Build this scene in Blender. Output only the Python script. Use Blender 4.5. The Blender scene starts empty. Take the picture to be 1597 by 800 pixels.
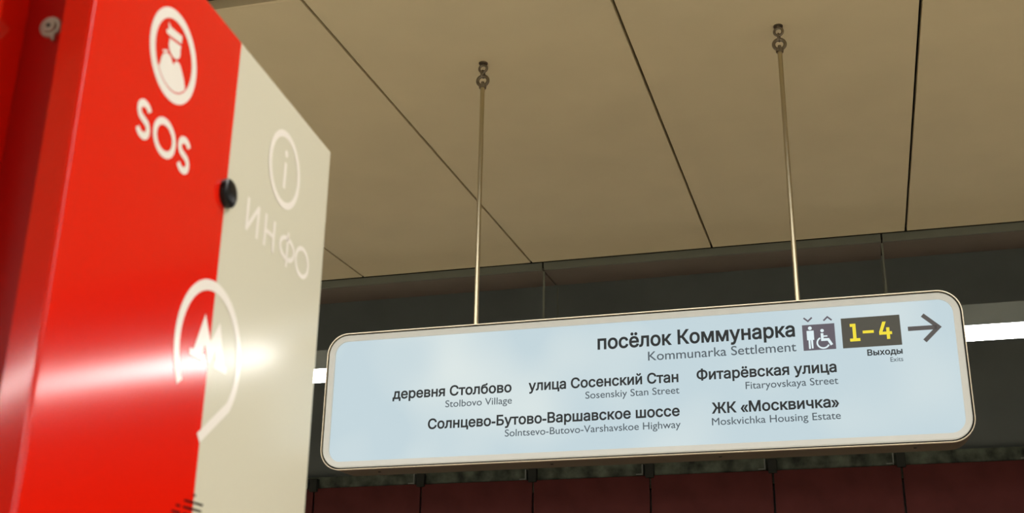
import bpy, bmesh, math, random
import numpy as np
from mathutils import Vector, Matrix
from mathutils.geometry import tessellate_polygon, delaunay_2d_cdt

SC = bpy.context.scene
COL = SC.collection
PI = math.pi

# ------------------------------------------------------------------ camera
# metres; X runs across the platform to the track, Y along it (left in view), Z up
FX, CX, CY = 1773.5, 914.58, 390.33
right = Vector((0.234138573, -0.972188010, -0.00544074))
down = Vector((0.327928805, 0.084243155, -0.940938781))
fwd = Vector((0.915227746, 0.218525888, 0.338533024))
cam_data = bpy.data.cameras.new('camera')
cam = bpy.data.objects.new('camera', cam_data)
COL.objects.link(cam)
mw = Matrix((right, -down, -fwd)).transposed().to_4x4()
mw.translation = Vector((0, 0, 1.6))
cam.matrix_world = mw
cam_data.sensor_width = 36.0
cam_data.lens = FX * 36.0 / 1597
cam_data.shift_x = (798.5 - CX) / 1597
cam_data.shift_y = (CY - 400.0) / 1597
cam_data.clip_start = 0.02
cam_data.clip_end = 200
cam_data.dof.use_dof = True
cam_data.dof.focus_distance = 3.75
cam_data.dof.aperture_fstop = 17.0
SC.camera = cam

# ------------------------------------------------------------------ world, exposure
world = bpy.data.worlds.new('world')
SC.world = world
world.use_nodes = True
world.node_tree.nodes['Background'].inputs[0].default_value = (0.9, 0.8, 0.65, 1)
world.node_tree.nodes['Background'].inputs[1].default_value = 0.02
SC.view_settings.view_transform = 'Standard'
SC.view_settings.look = 'None'
SC.view_settings.gamma = 1
SC.view_settings.use_curve_mapping = False
SC.view_settings.exposure = 0.0
LED_BACK = 42.0        # unseen strip on the opposite track edge, added and brightened as fill light
FILL_HALL = 7.6        # wide unseen lamp added above the camera as fill light
LED_TRACK = 20.0      # radiance of the linear luminaires along the track


# ------------------------------------------------------------------ materials
def srgb(r, g, b):
    def c(v):
        v /= 255.0
        return v / 12.92 if v <= 0.04045 else ((v + 0.055) / 1.055) ** 2.4
    return (c(r), c(g), c(b), 1)


def mat(name, col, rough=0.5, metal=0.0, noise=0.0, nscale=8.0, bump=0.0, bscale=200.0, spec=0.5, coat=0.0):
    m = bpy.data.materials.new(name)
    m.use_nodes = True
    nt = m.node_tree
    b = nt.nodes['Principled BSDF']
    b.inputs['Base Color'].default_value = col
    b.inputs['Roughness'].default_value = rough
    b.inputs['Metallic'].default_value = metal
    b.inputs['Specular IOR Level'].default_value = spec
    b.inputs['Coat Weight'].default_value = coat
    tc = nt.nodes.new('ShaderNodeTexCoord')
    if noise:
        n = nt.nodes.new('ShaderNodeTexNoise')
        n.inputs['Scale'].default_value = nscale
        n.inputs['Detail'].default_value = 5
        nt.links.new(tc.outputs['Object'], n.inputs['Vector'])
        r = nt.nodes.new('ShaderNodeMapRange')
        r.inputs['From Min'].default_value = 0.3
        r.inputs['From Max'].default_value = 0.7
        r.inputs['To Min'].default_value = 1 - noise
        r.inputs['To Max'].default_value = 1 + noise
        nt.links.new(n.outputs['Fac'], r.inputs['Value'])
        mx = nt.nodes.new('ShaderNodeVectorMath')
        mx.operation = 'SCALE'
        mx.inputs[0].default_value = col[:3]
        nt.links.new(r.outputs['Result'], mx.inputs['Scale'])
        nt.links.new(mx.outputs['Vector'], b.inputs['Base Color'])
    if bump:
        n2 = nt.nodes.new('ShaderNodeTexNoise')
        n2.inputs['Scale'].default_value = bscale
        nt.links.new(tc.outputs['Object'], n2.inputs['Vector'])
        bp = nt.nodes.new('ShaderNodeBump')
        bp.inputs['Strength'].default_value = bump
        bp.inputs['Distance'].default_value = 0.002
        nt.links.new(n2.outputs['Fac'], bp.inputs['Height'])
        nt.links.new(bp.outputs['Normal'], b.inputs['Normal'])
    return m


def glow(name, col, strength, patch=0.0):
    m = bpy.data.materials.new(name)
    m.use_nodes = True
    nt = m.node_tree
    b = nt.nodes['Principled BSDF']
    b.inputs['Base Color'].default_value = (0.02, 0.02, 0.02, 1)
    b.inputs['Roughness'].default_value = 0.5
    b.inputs['Specular IOR Level'].default_value = 0.2
    b.inputs['Emission Color'].default_value = col
    b.inputs['Emission Strength'].default_value = strength
    if patch:       # uneven diodes behind the opal sheet
        tc = nt.nodes.new('ShaderNodeTexCoord')
        n = nt.nodes.new('ShaderNodeTexNoise')
        n.inputs['Scale'].default_value = 2.6
        n.inputs['Detail'].default_value = 1
        nt.links.new(tc.outputs['Object'], n.inputs['Vector'])
        r = nt.nodes.new('ShaderNodeValToRGB')
        r.color_ramp.elements[0].position = 0.42
        r.color_ramp.elements[0].color = col
        r.color_ramp.elements[1].position = 0.78
        r.color_ramp.elements[1].color = patch
        nt.links.new(n.outputs['Fac'], r.inputs['Fac'])
        nt.links.new(r.outputs['Color'], b.inputs['Emission Color'])
    return m


M_CEIL = mat('ceiling_panel_enamel', (0.60, 0.52, 0.335, 1), 0.6, noise=0.035, nscale=3, bump=0.15, bscale=260)
M_CEILBACK = mat('upper_ceiling_paint_dimmed', (0.25, 0.205, 0.14, 1), 0.7, noise=0.05)  # dimmer light on the near ceiling is put into a darker base
M_VOID = mat('ceiling_void_black', (0.02, 0.02, 0.016, 1), 0.9)
M_FASCIA = mat('fascia_metal', (0.13, 0.145, 0.12, 1), 0.5, noise=0.05)
M_SOFFIT = mat('soffit_brown', (0.165, 0.150, 0.125, 1), 0.55, noise=0.06, nscale=5)
M_LUM = mat('luminaire_grey', (0.21, 0.245, 0.245, 1), 0.5, noise=0.05)
M_LED = glow('led_diffuser', (1.0, 0.985, 0.95, 1), LED_TRACK)
M_LED2 = glow('led_diffuser_opposite_fill', (1.0, 0.985, 0.95, 1), LED_BACK)
M_LED3 = glow('fill_lamp_diffuser', (1.0, 0.98, 0.94, 1), FILL_HALL)
M_REDWALL = mat('track_wall_red_panel', (0.11, 0.028, 0.024, 1), 0.75, noise=0.14, nscale=4, spec=0.1)
M_DARKWALL = mat('upper_track_wall', (0.155, 0.175, 0.165, 1), 0.85, noise=0.10, nscale=2)
M_CONC = mat('stained_concrete', (0.085, 0.098, 0.07, 1), 0.9, noise=0.7, nscale=9, bump=0.5, bscale=30)
M_CLIP = mat('clip_dark', (0.04, 0.042, 0.034, 1), 0.8, spec=0.1)
M_CLIPL = mat('clip_galvanised', (0.20, 0.21, 0.18, 1), 0.6, 0.0)
M_FLOOR = mat('platform_granite', (0.56, 0.49, 0.38, 1), 0.35, noise=0.12, nscale=30)
M_TRACKBED = mat('track_bed', (0.05, 0.045, 0.04, 1), 0.9, noise=0.3)
M_SIDEWALL = mat('hall_wall', (0.32, 0.27, 0.2, 1), 0.6, noise=0.05)
M_RED = mat('signal_red_paint', (0.80, 0.011, 0.002, 1), 0.105, spec=0.5)
M_REDSHADE = mat('red_core_paint_shaded', (0.38, 0.004, 0.002, 1), 0.3, spec=0.15)  # shade of the recess is put into a darker red base
M_IVORY = mat('ivory_paint', (0.68, 0.655, 0.51, 1), 0.15, spec=0.22)
M_PRINT = mat('white_vinyl', (0.93, 0.88, 0.80, 1), 0.16, spec=0.4)
M_PRINTDARK = mat('slot_black', (0.006, 0.004, 0.003, 1), 0.8, spec=0.05)
M_BUTTON = mat('black_lens', (0.004, 0.004, 0.004, 1), 0.3, spec=0.25)
M_SCREW = mat('zinc_screw', (0.45, 0.42, 0.35, 1), 0.42, 0.9, noise=0.2, nscale=120)
M_PLINTH = mat('plinth_steel', (0.08, 0.08, 0.08, 1), 0.4, 0.8)
M_ROD = mat('champagne_rod', (0.50, 0.44, 0.30, 1), 0.3, 1.0)
M_RING = mat('plated_ring', (0.24, 0.21, 0.16, 1), 0.32, 0.9)
M_HOUSE = mat('sign_housing_bronze', (0.045, 0.036, 0.018, 1), 0.5, 0.0)
M_TRIM = mat('sign_trim_champagne', (0.70, 0.62, 0.46, 1), 0.3, 0.5)
M_GAP = mat('sign_gap_black', (0.01, 0.01, 0.008, 1), 0.8)
M_PANEL = glow('opal_light_panel', srgb(191, 210, 217), 1.0, patch=srgb(216, 227, 226))
M_INK = glow('backlit_black_ink', srgb(14, 24, 28), 1.0)
M_INK2 = glow('backlit_thin_ink', srgb(72, 84, 92), 1.0)
M_BOX = glow('backlit_exit_box', srgb(72, 70, 60), 1.0)
M_LIFT = glow('backlit_lift_box', srgb(92, 86, 96), 1.0)
M_ARROW = glow('backlit_arrow', srgb(82, 78, 76), 1.0)
M_YELLOW = glow('backlit_yellow', srgb(240, 220, 50), 1.0)
M_WHITE = glow('backlit_white', srgb(220, 236, 240), 1.0)
# grey rim: light spilling from the panel is put in as emission
M_RIM = mat('sign_rim_satin', (0.36, 0.36, 0.33, 1), 0.4, 0.0)
M_RIM.node_tree.nodes['Principled BSDF'].inputs['Emission Color'].default_value = srgb(182, 180, 168)
M_RIM.node_tree.nodes['Principled BSDF'].inputs['Emission Strength'].default_value = 0.53


# ------------------------------------------------------------------ helpers
def box(bm, x0, x1, y0, y1, z0, z1):
    v = [bm.verts.new(p) for p in ((x0, y0, z0), (x1, y0, z0), (x1, y1, z0), (x0, y1, z0),
                                   (x0, y0, z1), (x1, y0, z1), (x1, y1, z1), (x0, y1, z1))]
    for f in ((3, 2, 1, 0), (4, 5, 6, 7), (0, 1, 5, 4), (1, 2, 6, 5), (2, 3, 7, 6), (3, 0, 4, 7)):
        bm.faces.new([v[i] for i in f])
    return bm


def prism(bm, pts, z0, z1, fn):
    """extrude a 2D outline; fn(a, b, t) -> point"""
    lo = [bm.verts.new(fn(a, b, z0)) for a, b in pts]
    hi = [bm.verts.new(fn(a, b, z1)) for a, b in pts]
    n = len(pts)
    bm.faces.new(lo)
    bm.faces.new(hi[::-1])
    for i in range(n):
        bm.faces.new((lo[i], hi[i], hi[(i + 1) % n], lo[(i + 1) % n]))
    return bm


def ring_prism(bm, outer, inner, z0, z1, fn):
    n = len(outer)
    O0 = [bm.verts.new(fn(a, b, z0)) for a, b in outer]
    I0 = [bm.verts.new(fn(a, b, z0)) for a, b in inner]
    O1 = [bm.verts.new(fn(a, b, z1)) for a, b in outer]
    I1 = [bm.verts.new(fn(a, b, z1)) for a, b in inner]
    for i in range(n):
        j = (i + 1) % n
        bm.faces.new((O0[i], O0[j], I0[j], I0[i]))
        bm.faces.new((O1[j], O1[i], I1[i], I1[j]))
        bm.faces.new((O0[j], O0[i], O1[i], O1[j]))
        bm.faces.new((I0[i], I0[j], I1[j], I1[i]))
    return bm


def tube(bm, p0, p1, r, n=16, r1=None):
    p0, p1 = Vector(p0), Vector(p1)
    r1 = r if r1 is None else r1
    d = (p1 - p0).normalized()
    a = d.orthogonal().normalized()
    b = d.cross(a)
    A = [bm.verts.new(p0 + (a * math.cos(2 * PI * i / n) + b * math.sin(2 * PI * i / n)) * r) for i in range(n)]
    B = [bm.verts.new(p1 + (a * math.cos(2 * PI * i / n) + b * math.sin(2 * PI * i / n)) * r1) for i in range(n)]
    for i in range(n):
        j = (i + 1) % n
        bm.faces.new((A[i], A[j], B[j], B[i]))
    bm.faces.new(A[::-1])
    bm.faces.new(B)
    return bm


def torus(bm, c, axis, R, r, n=32, m=12, stretch=1.0, up=(0, 0, 1)):
    c, ax, up = Vector(c), Vector(axis).normalized(), Vector(up)
    a = up.normalized()
    b = ax.cross(a).normalized()
    rows = []
    for i in range(n):
        t = 2 * PI * i / n
        rad = a * math.cos(t) + b * math.sin(t)
        ctr = c + (a * math.cos(t) * stretch + b * math.sin(t)) * R
        rows.append([bm.verts.new(ctr + rad * math.cos(2 * PI * k / m) * r + ax * math.sin(2 * PI * k / m) * r) for k in range(m)])
    for i in range(n):
        for k in range(m):
            bm.faces.new((rows[i][k], rows[(i + 1) % n][k], rows[(i + 1) % n][(k + 1) % m], rows[i][(k + 1) % m]))
    return bm


def dome(bm, c, axis, R, h, n=28, m=6, rim=0.0):
    """shallow lens: cylinder of height rim, then a dome of height h"""
    c, ax = Vector(c), Vector(axis).normalized()
    a = ax.orthogonal().normalized()
    b = ax.cross(a)
    prof = [(R, 0), (R, rim)] + [(R * math.cos(k * PI / 2 / m), rim + h * math.sin(k * PI / 2 / m)) for k in range(1, m)]
    rows = [[bm.verts.new(c + (a * math.cos(2 * PI * i / n) + b * math.sin(2 * PI * i / n)) * rr + ax * hh) for i in range(n)] for rr, hh in prof]
    for q in range(len(rows) - 1):
        for i in range(n):
            j = (i + 1) % n
            bm.faces.new((rows[q][i], rows[q][j], rows[q + 1][j], rows[q + 1][i]))
    bm.faces.new(rows[0][::-1])
    top = bm.verts.new(c + ax * (rim + h))
    for i in range(n):
        bm.faces.new((rows[-1][i], rows[-1][(i + 1) % n], top))
    return bm


SHRINK = None       # (factor, lift): set while the column, measured at another distance, is built


def obj(name, bm, m, parent=None, smooth=False, bevel=0.0):
    if SHRINK:
        for v in bm.verts:
            v.co = Vector((v.co.x * SHRINK[0], v.co.y * SHRINK[0], v.co.z * SHRINK[0] + SHRINK[1]))
    bmesh.ops.recalc_face_normals(bm, faces=bm.faces)
    me = bpy.data.meshes.new(name)
    bm.to_mesh(me)
    bm.free()
    me.materials.append(m)
    o = bpy.data.objects.new(name, me)
    COL.objects.link(o)
    if smooth:
        for p in me.polygons:
            p.use_smooth = True
        md = o.modifiers.new('edges', 'EDGE_SPLIT')
        md.split_angle = math.radians(40)
    if bevel:
        md = o.modifiers.new('bevel', 'BEVEL')
        md.width = bevel
        md.segments = 2
    if parent:
        o.parent = parent
    return o


def empty(name, loc, rz=0.0, label=None, cat=None, group=None):
    o = bpy.data.objects.new(name, None)
    o.empty_display_size = 0.1
    COL.objects.link(o)
    o.location = loc
    o.rotation_euler = (0, 0, rz)
    if label:
        o['label'] = label
        o['category'] = cat
    if group:
        o['group'] = group
    return o


def structure(o, label=None):
    o['kind'] = 'structure'
    if label:
        o['label'] = label
    return o


def rrect(y0, y1, z0, z1, r, n=10):
    pts = []
    for cx_, cz_, a0 in ((y1 - r, z1 - r, 0), (y0 + r, z1 - r, 90), (y0 + r, z0 + r, 180), (y1 - r, z0 + r, 270)):
        for k in range(n + 1):
            a = math.radians(a0 + 90 * k / n)
            pts.append((cx_ + r * math.cos(a), cz_ + r * math.sin(a)))
    return pts


def circle(cx_, cz_, r, n=32, a0=0, a1=360):
    return [(cx_ + r * math.cos(math.radians(a0 + (a1 - a0) * k / n)),
             cz_ + r * math.sin(math.radians(a0 + (a1 - a0) * k / n))) for k in range(n + (0 if a1 - a0 == 360 else 1))]


def signed_area(P):
    return sum(P[k - 1][0] * P[k][1] - P[k][0] * P[k - 1][1] for k in range(len(P))) / 2


def text_outlines(body, space=1.0):
    """outlines of the built-in font, size 1, as closed point lists"""
    c = bpy.data.curves.new('tmp', 'FONT')
    c.body = body
    c.space_character = space
    o = bpy.data.objects.new('tmp', c)
    COL.objects.link(o)
    bpy.context.view_layer.update()
    cu = o.to_curve(bpy.context.evaluated_depsgraph_get())
    res = []
    for sp in cu.splines:
        bp = sp.bezier_points
        P = []
        for k in range(len(bp)):
            a, d = bp[k], bp[(k + 1) % len(bp)]
            p0, p1, p2, p3 = a.co, a.handle_right, d.handle_left, d.co
            straight = (p1 - p0).cross(p3 - p0).length + (p2 - p0).cross(p3 - p0).length < 1e-5
            n_ = 1 if straight else 6
            for q in range(n_):
                t = q / n_
                v = p0 * (1 - t) ** 3 + p1 * 3 * t * (1 - t) ** 2 + p2 * 3 * t * t * (1 - t) + p3 * t ** 3
                if not P or (abs(P[-1][0] - v.x) + abs(P[-1][1] - v.y)) > 1e-4:
                    P.append((v.x, v.y))
        if len(P) > 2 and abs(P[0][0] - P[-1][0]) + abs(P[0][1] - P[-1][1]) < 1e-4:
            P.pop()
        if len(P) > 2:
            res.append(P)
    o.to_curve_clear()
    bpy.data.objects.remove(o)
    bpy.data.curves.remove(c)
    return res


_cap = text_outlines('H')
CAP = max(p[1] for P in _cap for p in P) - min(p[1] for P in _cap for p in P)


def grow(P, w):
    """move an outline w to its left (solids run clockwise, holes the other way)"""
    out = []
    n_ = len(P)
    for k in range(n_):
        a, b_, c = Vector(P[k - 1]), Vector(P[k]), Vector(P[(k + 1) % n_])
        d0, d1 = (b_ - a).normalized(), (c - b_).normalized()
        n0, n1 = Vector((-d0.y, d0.x)), Vector((-d1.y, d1.x))
        m_ = (n0 + n1)
        m_ = m_.normalized() if m_.length > 1e-6 else n0
        out.append(tuple(b_ + m_ * (w / max(0.5, m_.dot(n0)))))
    return out


def text_bm(body, a0, a1, base, cap, fn, weight=0.0, space=1.0, thick=0.0006):
    """lettering that fills a0..a1, baseline at base, capital height cap; fn(a, b, t)"""
    outl = sorted(text_outlines(body, space), key=lambda P: min(p[0] for p in P))
    clusters = []
    for P in outl:      # letters: outlines whose extents overlap
        x0, x1 = min(p[0] for p in P), max(p[0] for p in P)
        if clusters and x0 < clusters[-1][1]:
            clusters[-1][0].append(P)
            clusters[-1][1] = max(clusters[-1][1], x1)
        else:
            clusters.append([[P], x1])
    clusters = [c[0] for c in clusters]
    if weight:
        clusters = [[grow(P, weight if signed_area(max(cl, key=lambda q: abs(signed_area(q)))) < 0 else -weight) for P in cl] for cl in clusters]
    lo = min(p[0] for cl in clusters for P in cl for p in P)
    hi = max(p[0] for cl in clusters for P in cl for p in P)
    bm = bmesh.new()
    for cl in clusters:
        pts, edges = [], []
        for P in cl:
            n0 = len(pts)
            pts += [Vector(p) for p in P]
            edges += [(n0 + k, n0 + (k + 1) % len(P)) for k in range(len(P))]
        ov, _, of, _, _, _ = delaunay_2d_cdt(pts, edges, [], 0, 1e-6)
        A = np.array([pts[e[0]][:] for e in edges])
        B = np.array([pts[e[1]][:] for e in edges])
        vs = {}
        for f in of:
            cx_ = sum(ov[k][0] for k in f) / len(f)
            cy_ = sum(ov[k][1] for k in f) / len(f)
            up = (A[:, 1] <= cy_) & (B[:, 1] > cy_)
            dn = (A[:, 1] > cy_) & (B[:, 1] <= cy_)
            side = (B[:, 0] - A[:, 0]) * (cy_ - A[:, 1]) - (cx_ - A[:, 0]) * (B[:, 1] - A[:, 1])
            if int((up & (side > 0)).sum()) - int((dn & (side < 0)).sum()) == 0:
                continue
            for k in f:
                if k not in vs:
                    x, y = ov[k]
                    vs[k] = bm.verts.new(fn(a0 + (x - lo) / (hi - lo) * (a1 - a0), base + y * cap / CAP, thick))
            bm.faces.new([vs[k] for k in f])
    return bm


# ------------------------------------------------------------------ the setting
YL, YR = 26.0, -26.0            # ends of the modelled hall
Z_C = 3.72                      # underside of the ceiling panels
X_C = 5.866                     # platform-edge end of the ceiling
Z_S = 3.673                     # brown soffit
PITCH = 1.0273

b = bmesh.new()
box(b, -6.2, 6.2, YR, YL, -0.3, 0)
floor = structure(obj('floor', b, M_FLOOR), 'pale granite platform floor')

M_EDGE = mat('dark_bounce_strip', (0.22, 0.20, 0.18, 1), 0.4, noise=0.2, nscale=40)  # unseen dark strip, added to cut light bounced off the floor
b = bmesh.new()
box(b, 4.7, 6.19, YR + 0.01, YL - 0.01, 0.0002, 0.003)
box(b, -6.19, -4.7, YR + 0.01, YL - 0.01, 0.0002, 0.003)
obj('bounce_strip', b, M_EDGE, floor)['label'] = 'unseen dark strip added along the platform edge to cut floor bounce'

ceiling = structure(empty('ceiling', (0, 0, Z_C)), 'suspended ceiling of large beige panels above the platform')
b = bmesh.new()
box(b, 2.95, 5.85, YR, YL, 0.036, 0.06)
box(b, -5.85, -2.95, YR, YL, 0.036, 0.06)
obj('backing_plate', b, M_VOID, ceiling)
b = bmesh.new()
box(b, -2.95, 2.98, YR, YL, 0.012, 0.06)
obj('middle_ceiling', b, M_CEILBACK, ceiling)['label'] = 'beige strip of ceiling nearer the camera, its dimmer light put into the colour'
# one ceiling panel mesh, shared
pb = bmesh.new()
box(pb, 0, 2.822, -PITCH / 2 + 0.0055, PITCH / 2 - 0.0055, 0, 0.034)
first = obj('ceiling_panel', pb, M_CEIL, ceiling, bevel=0.002)
y_first = 0.692 - PITCH / 2
first.location = (3.035, y_first, 0)
for side in (1, -1):
    for k in range(-24, 25):
        if k == 0 and side == 1:
            continue
        o = first.copy()
        COL.objects.link(o)
        o.parent = ceiling
        o.location = (3.035 if side == 1 else -5.857, y_first + k * PITCH, 0)
b = bmesh.new()
box(b, 3.020, 3.032, YR, YL, -0.002, 0.05)
obj('edge_strip', b, M_CEIL, ceiling)

# fascia and soffit along the ceiling's platform edge, in 1.863 m lengths, joints line up
FP = 1.863
JOINTS = [1.654 + FP * k for k in range(-11, 10)]
fas = bmesh.new()
box(fas, X_C - 0.004, X_C + 0.012, 0.005, FP - 0.005, Z_S - Z_C, -0.003)
ffirst = obj('fascia_strip', fas, M_FASCIA, ceiling, bevel=0.0015)
sof = bmesh.new()
box(sof, X_C + 0.013, 6.155, 0.004, FP - 0.004, Z_S - Z_C, Z_S - Z_C + 0.02)
sfirst = obj('soffit_panel', sof, M_SOFFIT, ceiling, bevel=0.0015)
for i, yj in enumerate(JOINTS):
    a = ffirst if i == 0 else ffirst.copy()
    s = sfirst if i == 0 else sfirst.copy()
    if i:
        COL.objects.link(a)
        COL.objects.link(s)
    a.parent = s.parent = ceiling
    a.location = s.location = (0, yj, 0)
b = bmesh.new()
box(b, X_C + 0.013, 6.15, YR, YL, Z_S - Z_C + 0.021, 0.3)
obj('edge_beam', b, M_VOID, ceiling)

# dark slab over the track
b = bmesh.new()
box(b, 6.16, 9.9, YR, YL, 5.0 - Z_C, 5.1 - Z_C)
box(b, -9.9, -5.87, YR, YL, 5.0 - Z_C, 5.1 - Z_C)
box(b, 6.14, 6.17, YR, YL, 0.28, 5.05 - Z_C)
box(b, -5.9, -5.87, YR, YL, 0.0, 5.05 - Z_C)
obj('track_slab', b, M_DARKWALL, ceiling)

# track-side wall
wall = structure(empty('wall_far', (9.5, 0, 0)), 'track-side wall with dark red panels below bare dark concrete')
b = bmesh.new()
box(b, 0.12, 0.4, YR, YL, -1.2, 5.0)
obj('upper_wall', b, M_DARKWALL, wall)
b = bmesh.new()
box(b, 0.03, 0.119, YR, YL, 2.95, 3.165)
obj('concrete_ledge', b, M_CONC, wall)['label'] = 'stained grey-green concrete ledge above the red panels'
random.seed(4)
RP = 1.0235
rb = bmesh.new()
box(rb, 0, 0.028, 0.008, RP - 0.008, 1.45, 3.058)
rfirst = obj('wall_panel', rb, M_REDWALL, wall, bevel=0.004)
cb = bmesh.new()
box(cb, -0.03, 0.03, -0.035, 0.035, 3.03, 3.145)
cfirst = obj('panel_clip', cb, M_CLIP, wall, bevel=0.004)
gb = bmesh.new()
box(gb, -0.025, 0.028, 0.055, 0.066, 3.062, 3.15)
box(gb, -0.025, -0.021, 0.055, 0.115, 3.062, 3.072)
gfirst = obj('bracket', gb, M_CLIPL, wall)
for k in range(-20, 21):
    y = 0.706 + k * RP
    for f0, base in ((rfirst, 0), (cfirst, 0), (gfirst, 1)):
        o = f0 if k == -20 else f0.copy()
        if k != -20:
            COL.objects.link(o)
        o.parent = wall
        o.location = (random.uniform(-0.004, 0.004) if not base else 0, y, random.uniform(-0.006, 0.006))
lb = bmesh.new()
box(lb, 0.0, 0.03, YR, YL, -1.2, 1.44)
obj('lower_wall', lb, M_REDWALL, wall)

b = bmesh.new()
box(b, -9.9, -9.5, YR, YL, -1.2, 5.0)
structure(obj('wall_near', b, M_SIDEWALL), 'track wall behind the camera')
b = bmesh.new()
box(b, -9.9, 9.9, YL, YL + 0.3, -1.2, 5.0)
structure(obj('wall_left', b, M_SIDEWALL), 'end wall of the platform hall, left')
b = bmesh.new()
box(b, -9.9, 9.9, YR - 0.3, YR, -1.2, 5.0)
structure(obj('wall_right', b, M_SIDEWALL), 'end wall of the platform hall, right')
b = bmesh.new()
box(b, -9.5, 9.5, YR, YL, -1.3, -1.2)
structure(obj('trim_1', b, M_TRACKBED), 'dark track bed')


# ------------------------------------------------------------------ linear luminaires
def luminaire(x0, x1, z0, z1, label, led, bars=True):
    t = empty('linear_luminaire', ((x0 + x1) / 2, 0, z0), 0, label, 'lamp')
    w = (x1 - x0) / 2
    h = z1 - z0
    bb = bmesh.new()
    box(bb, -w, w, YR + 0.2, YL - 0.2, 0.004, h)
    obj('housing', bb, M_LUM, t)
    bb = bmesh.new()
    box(bb, -w + 0.002, w - 0.002, YR + 0.2, YL - 0.2, 0.0, 0.0038)
    obj('diffuser', bb, led, t)['label'] = 'white glowing diffuser'
    if bars:
        hb = bmesh.new()
        box(hb, -0.003, 0.003, -0.005, 0.005, h, Z_S - z0)
        f0 = obj('hanger_bar', hb, M_FASCIA, t)
        n = 0
        for yj in JOINTS:
            for xx in (-w + 0.003, w - 0.006):
                o = f0 if n == 0 else f0.copy()
                if n:
                    COL.objects.link(o)
                o.parent = t
                o.location = (xx, yj, 0)
                n += 1
    return t


luminaire(X_C + 0.02, 6.195, 3.187, 3.301, 'long grey linear luminaire with glowing white underside hung along the track edge, behind the sign', M_LED)


luminaire(-6.195, -X_C - 0.02, 3.187, 3.301, 'long grey linear luminaire added as fill along the opposite track edge, unseen behind the camera', M_LED2, False)

for hx, word in ((1.0, 'wide opal fill lamp added above the camera, out of view'),):
    t = empty('ceiling_fill_lamp', (hx, 0, 3.66), 0, word, 'lamp')
    bb = bmesh.new()
    box(bb, -0.5, 0.5, -14, 14, 0.005, 0.071)
    obj('housing', bb, M_LUM, t)
    bb = bmesh.new()
    box(bb, -0.48, 0.48, -13.98, 13.98, 0, 0.0045)
    obj('diffuser', bb, M_LED3, t)

# ------------------------------------------------------------------ hanging sign
XS = 3.6
SY0, SY1, SZ0, SZ1 = -0.3515, 1.8065, 2.2125, 2.6955
sign_loc = Vector((XS + 0.075, (SY0 + SY1) / 2, SZ0))
sign = empty('hanging_sign', sign_loc, 0,
             'long illuminated white exit direction sign with rounded corners hanging from the ceiling on two rods', 'sign')


def S(y, z, t):     # a point on the sign's face, t metres towards the viewer
    return Vector((XS - t, y, z)) - sign_loc


def inset(d, r):
    return rrect(SY0 + d, SY1 - d, SZ0 + d, SZ1 - d, r)


b = bmesh.new()
prism(b, inset(0.0012, 0.074), -0.15, -0.012, S)
obj('housing', b, M_HOUSE, sign)['label'] = 'brown metal housing with small screws underneath'
b = bmesh.new()
ring_prism(b, inset(0, 0.075), inset(0.003, 0.072), -0.0119, 0.001, S)
obj('outer_trim', b, M_TRIM, sign)['label'] = 'thin champagne metal edge'
b = bmesh.new()
ring_prism(b, inset(0.003, 0.072), inset(0.009, 0.067), -0.0119, -0.009, S)
obj('shadow_gap', b, M_GAP, sign)
b = bmesh.new()
# rim: outer edge proud, falls slightly inward, then an inner wall
o0, o1, o2 = inset(0.0080, 0.068), inset(0.0110, 0.065), inset(0.0285, 0.046)
n = len(o0)
rows = [[b.verts.new(S(p[0], p[1], t)) for p in ring] for ring, t in
        ((o0, -0.0119), (o0, -0.001), (o1, 0.0015), (o2, -0.001), (o2, -0.0119))]
for q in range(4):
    for i in range(n):
        j = (i + 1) % n
        b.faces.new((rows[q][i], rows[q][j], rows[q + 1][j], rows[q + 1][i]))
obj('rim', b, M_RIM, sign)['label'] = 'satin grey rim around the light panel'
b = bmesh.new()
prism(b, inset(0.028, 0.046), -0.0118, -0.010, S)
panel = obj('light_panel', b, M_PANEL, sign)
panel['label'] = 'glowing bluish white panel'
PT = -0.0094


def SP(a, z, t):    # a runs rightwards in view
    return S(-a, z, PT + t)


def sign_text(body, yl, yr, base, cap, m, w, label=None):
    o = obj('lettering', text_bm(body, -yl, -yr, base, cap, SP, w), m, sign)
    o['label'] = label or ('lettering reading ' + body)
    return o


W1, W2 = 0.026, 0.004
sign_text('посёлок Коммунарка', 0.8253, 0.1705, 2.5785, 0.0443, M_INK, W1)
sign_text('Kommunarka Settlement', 0.6541, 0.1694, 2.5287, 0.0300, M_INK2, W2)
for ru, y0, y1, z, en, e0, e1, ze in (
        ('деревня Столбово', 1.5538, 1.1244, 2.4508, 'Stolbovo Village', 1.3594, 1.1226, 2.4110),
        ('улица Сосенский Стан', 1.0649, 0.5552, 2.4515, 'Sosenskiy Stan Street', 0.8681, 0.5533, 2.4128),
        ('Фитарёвская улица', 0.4951, 0.0484, 2.4535, 'Fitaryovskaya Street', 0.3382, 0.0464, 2.4143),
        ('Солнцево-Бутово-Варшавское шоссе', 1.4198, 0.5547, 2.3397, 'Solntsevo-Butovo-Varshavskoe Highway', 1.1452, 0.5529, 2.3004),
        ('ЖК «Москвичка»', 0.4507, 0.0492, 2.3414, 'Moskvichka Housing Estate', 0.4515, 0.0474, 2.3028)):
    sign_text(ru, y0, y1, z, 0.0318, M_INK, W1)
    sign_text(en, e0, e1, ze, 0.0232, M_INK2, W2)
sign_text('Выходы', -0.0504, -0.1582, 2.4993, 0.0180, M_INK, W1)
sign_text('Exits', -0.1189, -0.1577, 2.4750, 0.0142, M_INK2, W2)


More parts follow.
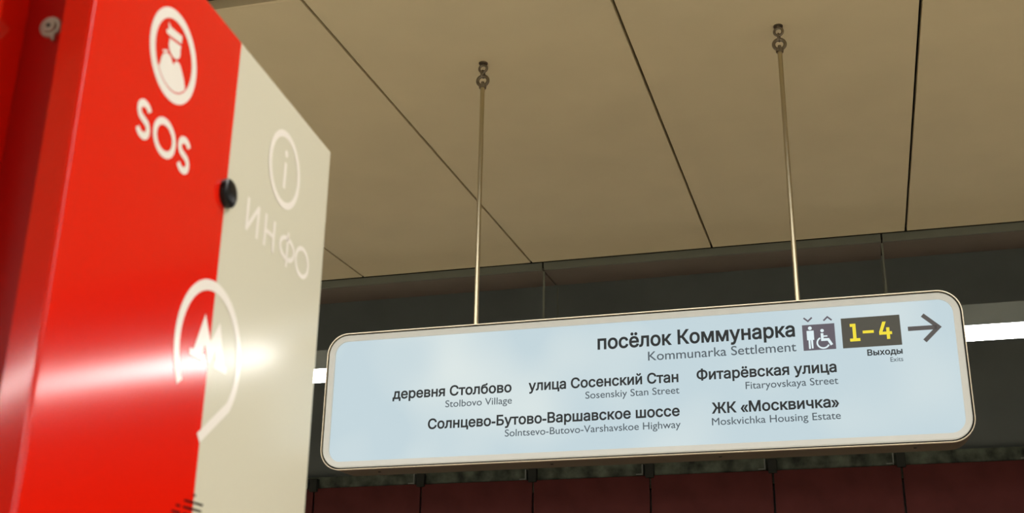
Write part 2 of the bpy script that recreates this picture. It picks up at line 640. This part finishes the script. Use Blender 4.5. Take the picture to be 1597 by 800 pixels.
def poly_bm(polys, fn, t=0.0006):
    bm_ = bmesh.new()
    for p in polys:
        vs = [bm_.verts.new(fn(a, z, t)) for a, z in p]
        for tri in tessellate_polygon([[Vector((a, z, 0)) for a, z in p]]):
            bm_.faces.new([vs[i] for i in tri])
    return bm_


def stroke(pts, w, closed=False):
    """polyline of constant width as a list of quads (mitred)"""
    P = [Vector(p) for p in pts]
    n_ = len(P)
    L, R_ = [], []
    for i in range(n_):
        if closed:
            d0, d1 = (P[i] - P[i - 1]).normalized(), (P[(i + 1) % n_] - P[i]).normalized()
        else:
            d0 = (P[i] - P[i - 1]).normalized() if i else (P[1] - P[0]).normalized()
            d1 = (P[i + 1] - P[i]).normalized() if i < n_ - 1 else d0
        t_ = (d0 + d1).normalized()
        nrm = Vector((-t_.y, t_.x))
        k = w / 2 / max(0.35, nrm.dot(Vector((-d0.y, d0.x))))
        L.append(P[i] + nrm * k)
        R_.append(P[i] - nrm * k)
    out = []
    for i in range(n_ if closed else n_ - 1):
        j = (i + 1) % n_
        out.append([tuple(L[i]), tuple(L[j]), tuple(R_[j]), tuple(R_[i])])
    return out


def spart(name, polys, m, label, t=0.0006):
    o = obj(name, poly_bm(polys, SP, t), m, sign)
    o['label'] = label
    return o


def rect(a0, a1, z0, z1):
    return [(a0, z0), (a1, z0), (a1, z1), (a0, z1)]


# exit number box
spart('exit_box', [rect(-0.0229, 0.1595, 2.5275, 2.6262)], M_BOX, 'dark exit number box')
spart('exit_number', [
    [(0.0035, 2.6063), (0.0035, 2.5965), (0.0110, 2.5965), (0.0110, 2.5580), (0.0010, 2.5580), (0.0010, 2.5482),
     (0.0330, 2.5482), (0.0330, 2.5580), (0.0215, 2.5580), (0.0215, 2.6063)],
    rect(0.0420, 0.0765, 2.5722, 2.5812),
    [(0.1050, 2.6065), (0.0925, 2.5735), (0.0925, 2.5640), (0.1150, 2.5640), (0.1150, 2.5490), (0.1250, 2.5490),
     (0.1250, 2.5640), (0.1320, 2.5640), (0.1320, 2.5735), (0.1250, 2.5735), (0.1250, 2.5870), (0.1150, 2.5870),
     (0.1150, 2.5735), (0.1030, 2.5735), (0.1160, 2.6065)]], M_YELLOW, 'yellow exit number 1–4', 0.0012)
# lift box with a standing figure and a wheelchair user
spart('lift_box', [rect(-0.1467, -0.0443, 2.5278, 2.6128)], M_LIFT, 'grey square pictogram of lift for disabled people')
A0, Z0 = -0.1467, 2.5278


def lp(pts):        # lift box local, percent of width and height
    return [(A0 + x * 0.1024, Z0 + y * 0.085) for x, y in pts]


fig = [lp([(0.24 + 0.06 * math.cos(2 * PI * k / 16), 0.865 + 0.07 * math.sin(2 * PI * k / 16)) for k in range(16)]),
       lp([(0.13, 0.765), (0.35, 0.765), (0.35, 0.40), (0.31, 0.40), (0.31, 0.07), (0.26, 0.07), (0.245, 0.40), (0.23, 0.40),
           (0.23, 0.06), (0.17, 0.06), (0.17, 0.40), (0.13, 0.40)]),
       lp([(0.61 + 0.055 * math.cos(2 * PI * k / 16), 0.74 + 0.065 * math.sin(2 * PI * k / 16)) for k in range(16)])]
for q in stroke(lp([(0.60, 0.64), (0.60, 0.385), (0.78, 0.385), (0.88, 0.165)]), 0.0085):
    fig.append(q)
for q in stroke(lp([(0.62, 0.52), (0.76, 0.52)]), 0.0045):
    fig.append(q)
for q in stroke(lp([(0.62 + 0.185 * math.cos(math.radians(a)), 0.27 + 0.21 * math.sin(math.radians(a))) for a in range(118, 345, 12)]), 0.0052):
    fig.append(q)
spart('lift_figures', fig, M_WHITE, 'white standing figure and wheelchair user', 0.0012)
spart('chevron', stroke([(-0.1400, 2.6368), (-0.1268, 2.6250), (-0.1135, 2.6368)], 0.0052), M_LIFT, 'grey chevron pointing down')
spart('chevron', stroke([(-0.0775, 2.6235), (-0.0645, 2.6353), (-0.0515, 2.6235)], 0.0052), M_LIFT, 'grey chevron pointing up')
# arrow
spart('arrow', [rect(0.1815, 0.270, 2.5703, 2.5845)] + stroke([(0.2290, 2.6195), (0.2745, 2.5774), (0.2290, 2.5350)], 0.0135),
      M_ARROW, 'dark grey arrow pointing right')

# small screws under the housing
sb = bmesh.new()
dome(sb, (0, 0, 0), (0, 0, -1), 0.0055, 0.002, 12, 3, 0.001)
s0 = obj('screw', sb, M_GAP, sign)
for i, yy in enumerate((1.616, 1.0, 0.4375, -0.170)):
    o = s0 if i == 0 else s0.copy()
    if i:
        COL.objects.link(o)
    o.parent = sign
    o.location = Vector((XS + 0.075, yy, SZ0 + 0.0012)) - sign_loc
s0.location = Vector((XS + 0.075, 1.616, SZ0 + 0.0012)) - sign_loc

# suspension rods with rings and ceiling eye bolts
for yy in (1.257, 0.1545):
    XR = XS + 0.006
    rr = XS + 0.0
    base = Vector((XR, yy, 0)) - sign_loc
    b = bmesh.new()
    tube(b, base + Vector((0, 0, SZ1 - 0.003)), base + Vector((0, 0, 3.6230)), 0.0082, 20)
    rod = obj('suspension_rod', b, M_ROD, sign, smooth=True)
    rod['label'] = ('slim champagne metal rod near the middle of the sign' if yy > 1 else
                    'slim champagne metal rod above the lift pictogram')
    b = bmesh.new()
    tube(b, base + Vector((0, 0, 3.614)), base + Vector((0, 0, 3.626)), 0.0135, 20, 0.015)
    tube(b, base + Vector((0, 0, 3.622)), base + Vector((0, 0, 3.640)), 0.008, 16, 0.006)
    obj('collar', b, M_RING, rod, smooth=True)
    b = bmesh.new()
    torus(b, base + Vector((0, 0, 3.6450)), (1, 0.05, 0), 0.0200, 0.0064)
    obj('eye_ring', b, M_RING, rod, smooth=True)
    b = bmesh.new()
    torus(b, base + Vector((0, 0, 3.6730)), (0.25, 1, 0), 0.0105, 0.0040, stretch=1.35)
    obj('link', b, M_RING, rod, smooth=True)
    b = bmesh.new()
    torus(b, base + Vector((0, 0, 3.6960)), (1, -0.05, 0), 0.0148, 0.0048)
    tube(b, base + Vector((0, 0, 3.7110)), base + Vector((0, 0, 3.7195)), 0.006, 14)
    tube(b, base + Vector((0, 0, 3.7165)), base + Vector((0, 0, 3.7198)), 0.017, 20)
    obj('eye_bolt', b, M_RING, rod, smooth=True)

# ------------------------------------------------------------------ information and SOS column
AZ = 0.108541795
KC = 0.40
SHRINK = (KC, 1.6 * (1 - KC))
column = empty('information_column', (1.6844984 * KC, 0.86521585 * KC, 0), AZ,
               'tall slim red and ivory emergency and information column standing on the platform at left', 'column')
LEAN = 0.005        # the column leans back a hair, pivoting at eye level
column.rotation_euler = (-LEAN, 0, AZ)
column.location += Vector((math.sin(AZ), -math.cos(AZ), 0)) * (LEAN * 1.85)
UE, UM = -0.752, -0.388
TH = 0.144
ZT, ZB = 2.447, (0.07 - SHRINK[1]) / KC      # foot of the panels 7 cm above the floor


def CP(u, v, z):
    return Vector((u, v, z))


def profile(u_edge, u_mid, v_face, sgn_v, sgn_u):
    """bent sheet: face, rounded fold, flange, inner return"""
    r, t = 0.006, 0.0025
    out = [(u_mid, 0)]
    for k in range(7):
        a = math.radians(90 * k / 6)
        out.append((u_edge + sgn_u * (r - r * math.sin(a)), r - r * math.cos(a)))
    out.append((u_edge, 0.034))
    out.append((u_edge + sgn_u * 0.0445, 0.034))
    out.append((u_edge + sgn_u * 0.0445, 0.034 - t))
    out.append((u_edge + sgn_u * t, 0.034 - t))
    for k in range(7):
        a = math.radians(90 - 90 * k / 6)
        out.append((u_edge + sgn_u * (r - (r - t) * math.sin(a)), r - (r - t) * math.cos(a)))
    out.append((u_mid, t))
    return [(u, v_face + sgn_v * v) for u, v in out]


for name, ue, um, vf, sv, su, m, lab in (
        ('red_panel', UE, UM + 0.0, 0, 1, 1, M_RED, 'glossy signal red half of the column face'),
        ('ivory_panel', 0.0, UM, 0, 1, -1, M_IVORY, 'glossy ivory half of the column face'),
        ('rear_red_panel', UE, UM, TH, -1, 1, M_RED, None),
        ('rear_ivory_panel', 0.0, UM, TH, -1, -1, M_IVORY, None)):
    b = bmesh.new()
    prism(b, profile(ue, um, vf, sv, su), ZB, ZT, CP)
    o = obj(name, b, m, column, smooth=True)
    if lab:
        o['label'] = lab
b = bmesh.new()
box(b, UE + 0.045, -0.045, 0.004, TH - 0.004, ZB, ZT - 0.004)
obj('core', b, M_REDSHADE, column)['label'] = 'recessed red channel between the panels, shade put into its colour'
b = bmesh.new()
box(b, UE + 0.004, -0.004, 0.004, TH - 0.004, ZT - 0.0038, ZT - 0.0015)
obj('top_cap', b, M_REDSHADE, column)
b = bmesh.new()
box(b, UE + 0.02, -0.02, 0.015, TH - 0.015, -SHRINK[1] / KC, ZB)
obj('plinth', b, M_PLINTH, column)

# channel screws
for i, z in enumerate((2.290, 1.29, 0.29, -0.71, -1.71)):
    c0 = Vector((UE + 0.045, 0.0775, z))
    b = bmesh.new()
    tube(b, c0, c0 + Vector((-0.0035, 0, 0)), 0.0135, 24, 0.0125)
    tube(b, c0 + Vector((-0.003, 0, 0)), c0 + Vector((-0.0065, 0, 0)), 0.0085, 20, 0.0075)
    o = obj('channel_screw', b, M_SCREW, column, smooth=True)
    o['label'] = 'zinc screw with washer'
    b = bmesh.new()
    tube(b, c0 + Vector((-0.0064, 0, 0)), c0 + Vector((-0.0068, 0, 0)), 0.0030, 6)
    obj('hex_socket', b, M_GAP, o)
    b = bmesh.new()
    box(b, c0.x - 0.006, c0.x, c0.y - 0.0085, c0.y - 0.0035, c0.z - 0.0195, c0.z - 0.010)
    obj('washer_tab', b, M_SCREW, o, bevel=0.001)


def PF(u, z, t):     # a point on the column face, t metres proud of it
    return Vector((u, -0.0002 - t, z))


def cpart(name, bm_, m, label=None, smooth=False):
    o = obj(name, bm_, m, column, smooth=smooth)
    if label:
        o['label'] = label
    return o


def ring_bm(cu, cz, ro, ri, a0=0, a1=360, n_=64, t=0.0004):
    bm_ = bmesh.new()
    full = a1 - a0 == 360
    pts = range(n_ if full else n_ + 1)
    O_ = [bm_.verts.new(PF(cu + ro * math.cos(math.radians(a0 + (a1 - a0) * k / n_)), cz + ro * math.sin(math.radians(a0 + (a1 - a0) * k / n_)), t)) for k in pts]
    I_ = [bm_.verts.new(PF(cu + ri * math.cos(math.radians(a0 + (a1 - a0) * k / n_)), cz + ri * math.sin(math.radians(a0 + (a1 - a0) * k / n_)), t)) for k in pts]
    for k in range(n_ if full else n_):
        j = (k + 1) % len(O_)
        bm_.faces.new((O_[k], O_[j], I_[j], I_[k]))
    return bm_


# officer pictogram
c_u, c_z = -0.570, 2.3235
cpart('pictogram_ring', ring_bm(c_u, c_z, 0.0615, 0.048), M_PRINT, 'white ring around the officer pictogram')


def arcpts(cu, cz, ru, rz, a0, a1, n_):
    return [(cu + ru * math.cos(math.radians(a0 + (a1 - a0) * k / n_)), cz + rz * math.sin(math.radians(a0 + (a1 - a0) * k / n_))) for k in range(n_ + 1)]


cap = [(-0.5930, 2.3600), (-0.5790, 2.3553), (-0.5705, 2.3562), (-0.5560, 2.3588), (-0.5560, 2.3490), (-0.5930, 2.3440), (-0.5965, 2.3490), (-0.5900, 2.3535)]
cap = [(-0.5935, 2.3598), (-0.5860, 2.3560), (-0.5560, 2.3600), (-0.5560, 2.3492), (-0.5885, 2.3435), (-0.5945, 2.3430), (-0.5960, 2.3475), (-0.5905, 2.3505)]
head = [(-0.5885, 2.3400), (-0.5560, 2.3455)] + arcpts(-0.5710, 2.3335, 0.0155, 0.0125, 25, -205, 16)
body = [(-0.6013, 2.2948), (-0.6002, 2.3034), (-0.5975, 2.3110), (-0.5920, 2.3165), (-0.5850, 2.3192), (-0.5780, 2.3182), (-0.5700, 2.3112),
        (-0.5650, 2.3185), (-0.5600, 2.3212), (-0.5530, 2.3200), (-0.5480, 2.3155), (-0.5400, 2.3070), (-0.5355, 2.2995)] + arcpts(c_u, c_z, 0.0462, 0.0462, 322, 221, 18)
epaul = [(-0.5990, 2.3168), (-0.5870, 2.3232), (-0.5860, 2.3208), (-0.5968, 2.3145)]
cpart('officer_pictogram', poly_bm([cap, head, body, epaul], PF, 0.0004), M_PRINT, 'white pictogram of an officer in a peaked cap')

# SOS: drawn as even strokes
def s_path(cu, cz, w, h):
    ru, rz = w / 2, h / 4
    top = arcpts(cu, cz + rz, ru, rz, 25, 235, 14)
    bot = arcpts(cu, cz - rz, ru, rz, 55, -155, 14)
    return top + bot


def s_polys(cu, cz, w, h, lw):
    return stroke(s_path(cu, cz, w - lw, h - lw), lw)


cpart('lettering', poly_bm(s_polys(-0.6205, 2.2098, 0.0345, 0.0500, 0.0092), PF, 0.0004), M_PRINT, 'white letter S, the first of SOS')
cpart('lettering', poly_bm(stroke(arcpts(-0.5680, 2.2100, 0.0243, 0.0208, 0, 349, 40)[:-1], 0.0092, closed=True), PF, 0.0004), M_PRINT, 'white letter O of SOS')
cpart('lettering', poly_bm(s_polys(-0.5165, 2.2098, 0.0345, 0.0500, 0.0092), PF, 0.0004), M_PRINT, 'white letter S, the last of SOS')

# information mark
cpart('pictogram_ring', ring_bm(-0.1960, 2.3300, 0.0635, 0.0525), M_PRINT, 'white ring around the letter i')
cpart('letter_i', poly_bm([circle(-0.1950, 2.3575, 0.0060, 20), [(-0.1998, 2.3425), (-0.1900, 2.3425), (-0.1900, 2.2990), (-0.1998, 2.2990)]], PF, 0.0004),
      M_PRINT, 'white letter i of the information mark')
LW = 0.0076
zb_, zt_ = 2.1838, 2.2342


def stem(u0, z0=zb_, z1=zt_):
    return rect(u0, u0 + LW, z0, z1)


ii = [stem(-0.3185), stem(-0.2812), [(-0.3117, zb_ + 0.001), (-0.3117, zb_ + 0.012), (-0.2812, zt_ - 0.001), (-0.2812, zt_ - 0.012)]]
hh = [stem(-0.2535), stem(-0.2205), rect(-0.2535 + LW, -0.2205, 2.2058, 2.2122)]
ff = [rect(-0.1655, -0.1655 + LW, 2.1795, 2.2365)] + stroke(arcpts(-0.1621, 2.2090, 0.0285, 0.0165, 0, 348, 36)[:-1], LW, True)
oo = stroke(arcpts(-0.0975, 2.2085, 0.0275, 0.0228, 0, 350, 40)[:-1], LW, True)
for polys, ch in ((ii, 'И'), (hh, 'Н'), (ff, 'Ф'), (oo, 'О')):
    cpart('lettering', poly_bm(polys, PF, 0.0004), M_PRINT, 'white letter %s of ИНФО' % ch)

# round M emblem with a tail
mu, mz = -0.388, 1.982
tail = [(mu + 0.098 * math.cos(math.radians(-40)), mz + 0.098 * math.sin(math.radians(-40))), (-0.3895, 1.8640), (-0.3990, 1.8745),
        (mu + 0.0835 * math.cos(math.radians(-40)), mz + 0.0835 * math.sin(math.radians(-40)))]
rb_ = ring_bm(mu, mz, 0.098, 0.0835, -40, 217, 56)
rb_.faces.new([rb_.verts.new(PF(a, z, 0.0004)) for a, z in tail])
cpart('emblem_ring', rb_, M_PRINT, 'white open ring with slanted tail around the letter M')
half = [(0, 1.9975), (-0.0222, 2.0300), (-0.0455, 1.9760), (-0.0550, 1.9760), (-0.0550, 1.9665), (-0.0155, 1.9665), (-0.0155, 1.9760),
        (-0.0205, 1.9760), (-0.0155, 1.9900), (0, 1.9665)]
mpoly = [(mu + a, z) for a, z in half] + [(mu - a, z) for a, z in reversed(half[1:-1])]
cpart('emblem_letter', poly_bm([mpoly], PF, 0.0004), M_PRINT, 'white letter M emblem')

# black round lens on the colour boundary
b = bmesh.new()
dome(b, (UM, 0, 2.2095), (0, -1, 0), 0.0205, 0.006, 32, 6, 0.006)
cpart('round_lens', b, M_BUTTON, 'black round domed camera lens', True)

# grille of short slots
GC, GR = (UM, 1.7415), 0.062
random.seed(11)
first_slots = [(1.7977, [(-0.3915, -0.3835)]), (1.7885, [(-0.4130, -0.3610)]), (1.7803, [(-0.4335, -0.4225), (-0.4145, -0.3640)]),
               (1.7722, [(-0.4430, -0.4215), (-0.4120, -0.3900), (-0.3800, -0.3450)])]
rows_ = list(first_slots)
z = 1.7640
while z > GC[1] - GR + 0.004:
    hw = math.sqrt(max(0, GR * GR - (z - GC[1]) ** 2))
    u = GC[0] - hw
    segs = []
    while u < GC[0] + hw - 0.006:
        l = min(random.uniform(0.010, 0.035), GC[0] + hw - u)
        segs.append((u, u + l))
        u += l + 0.009
    rows_.append((z, segs))
    z -= 0.0082
g_root = None
for z, segs in rows_:
    for u0, u1 in segs:
        w = 0.0013
        pts = arcpts(u1 - w, z, w, w, -90, 90, 4) + arcpts(u0 + w, z, w, w, 90, 270, 4)
        b = bmesh.new()
        prism(b, pts, -0.0004, 0.0003, PF)
        cpart('speaker_slot', b, M_PRINTDARK)
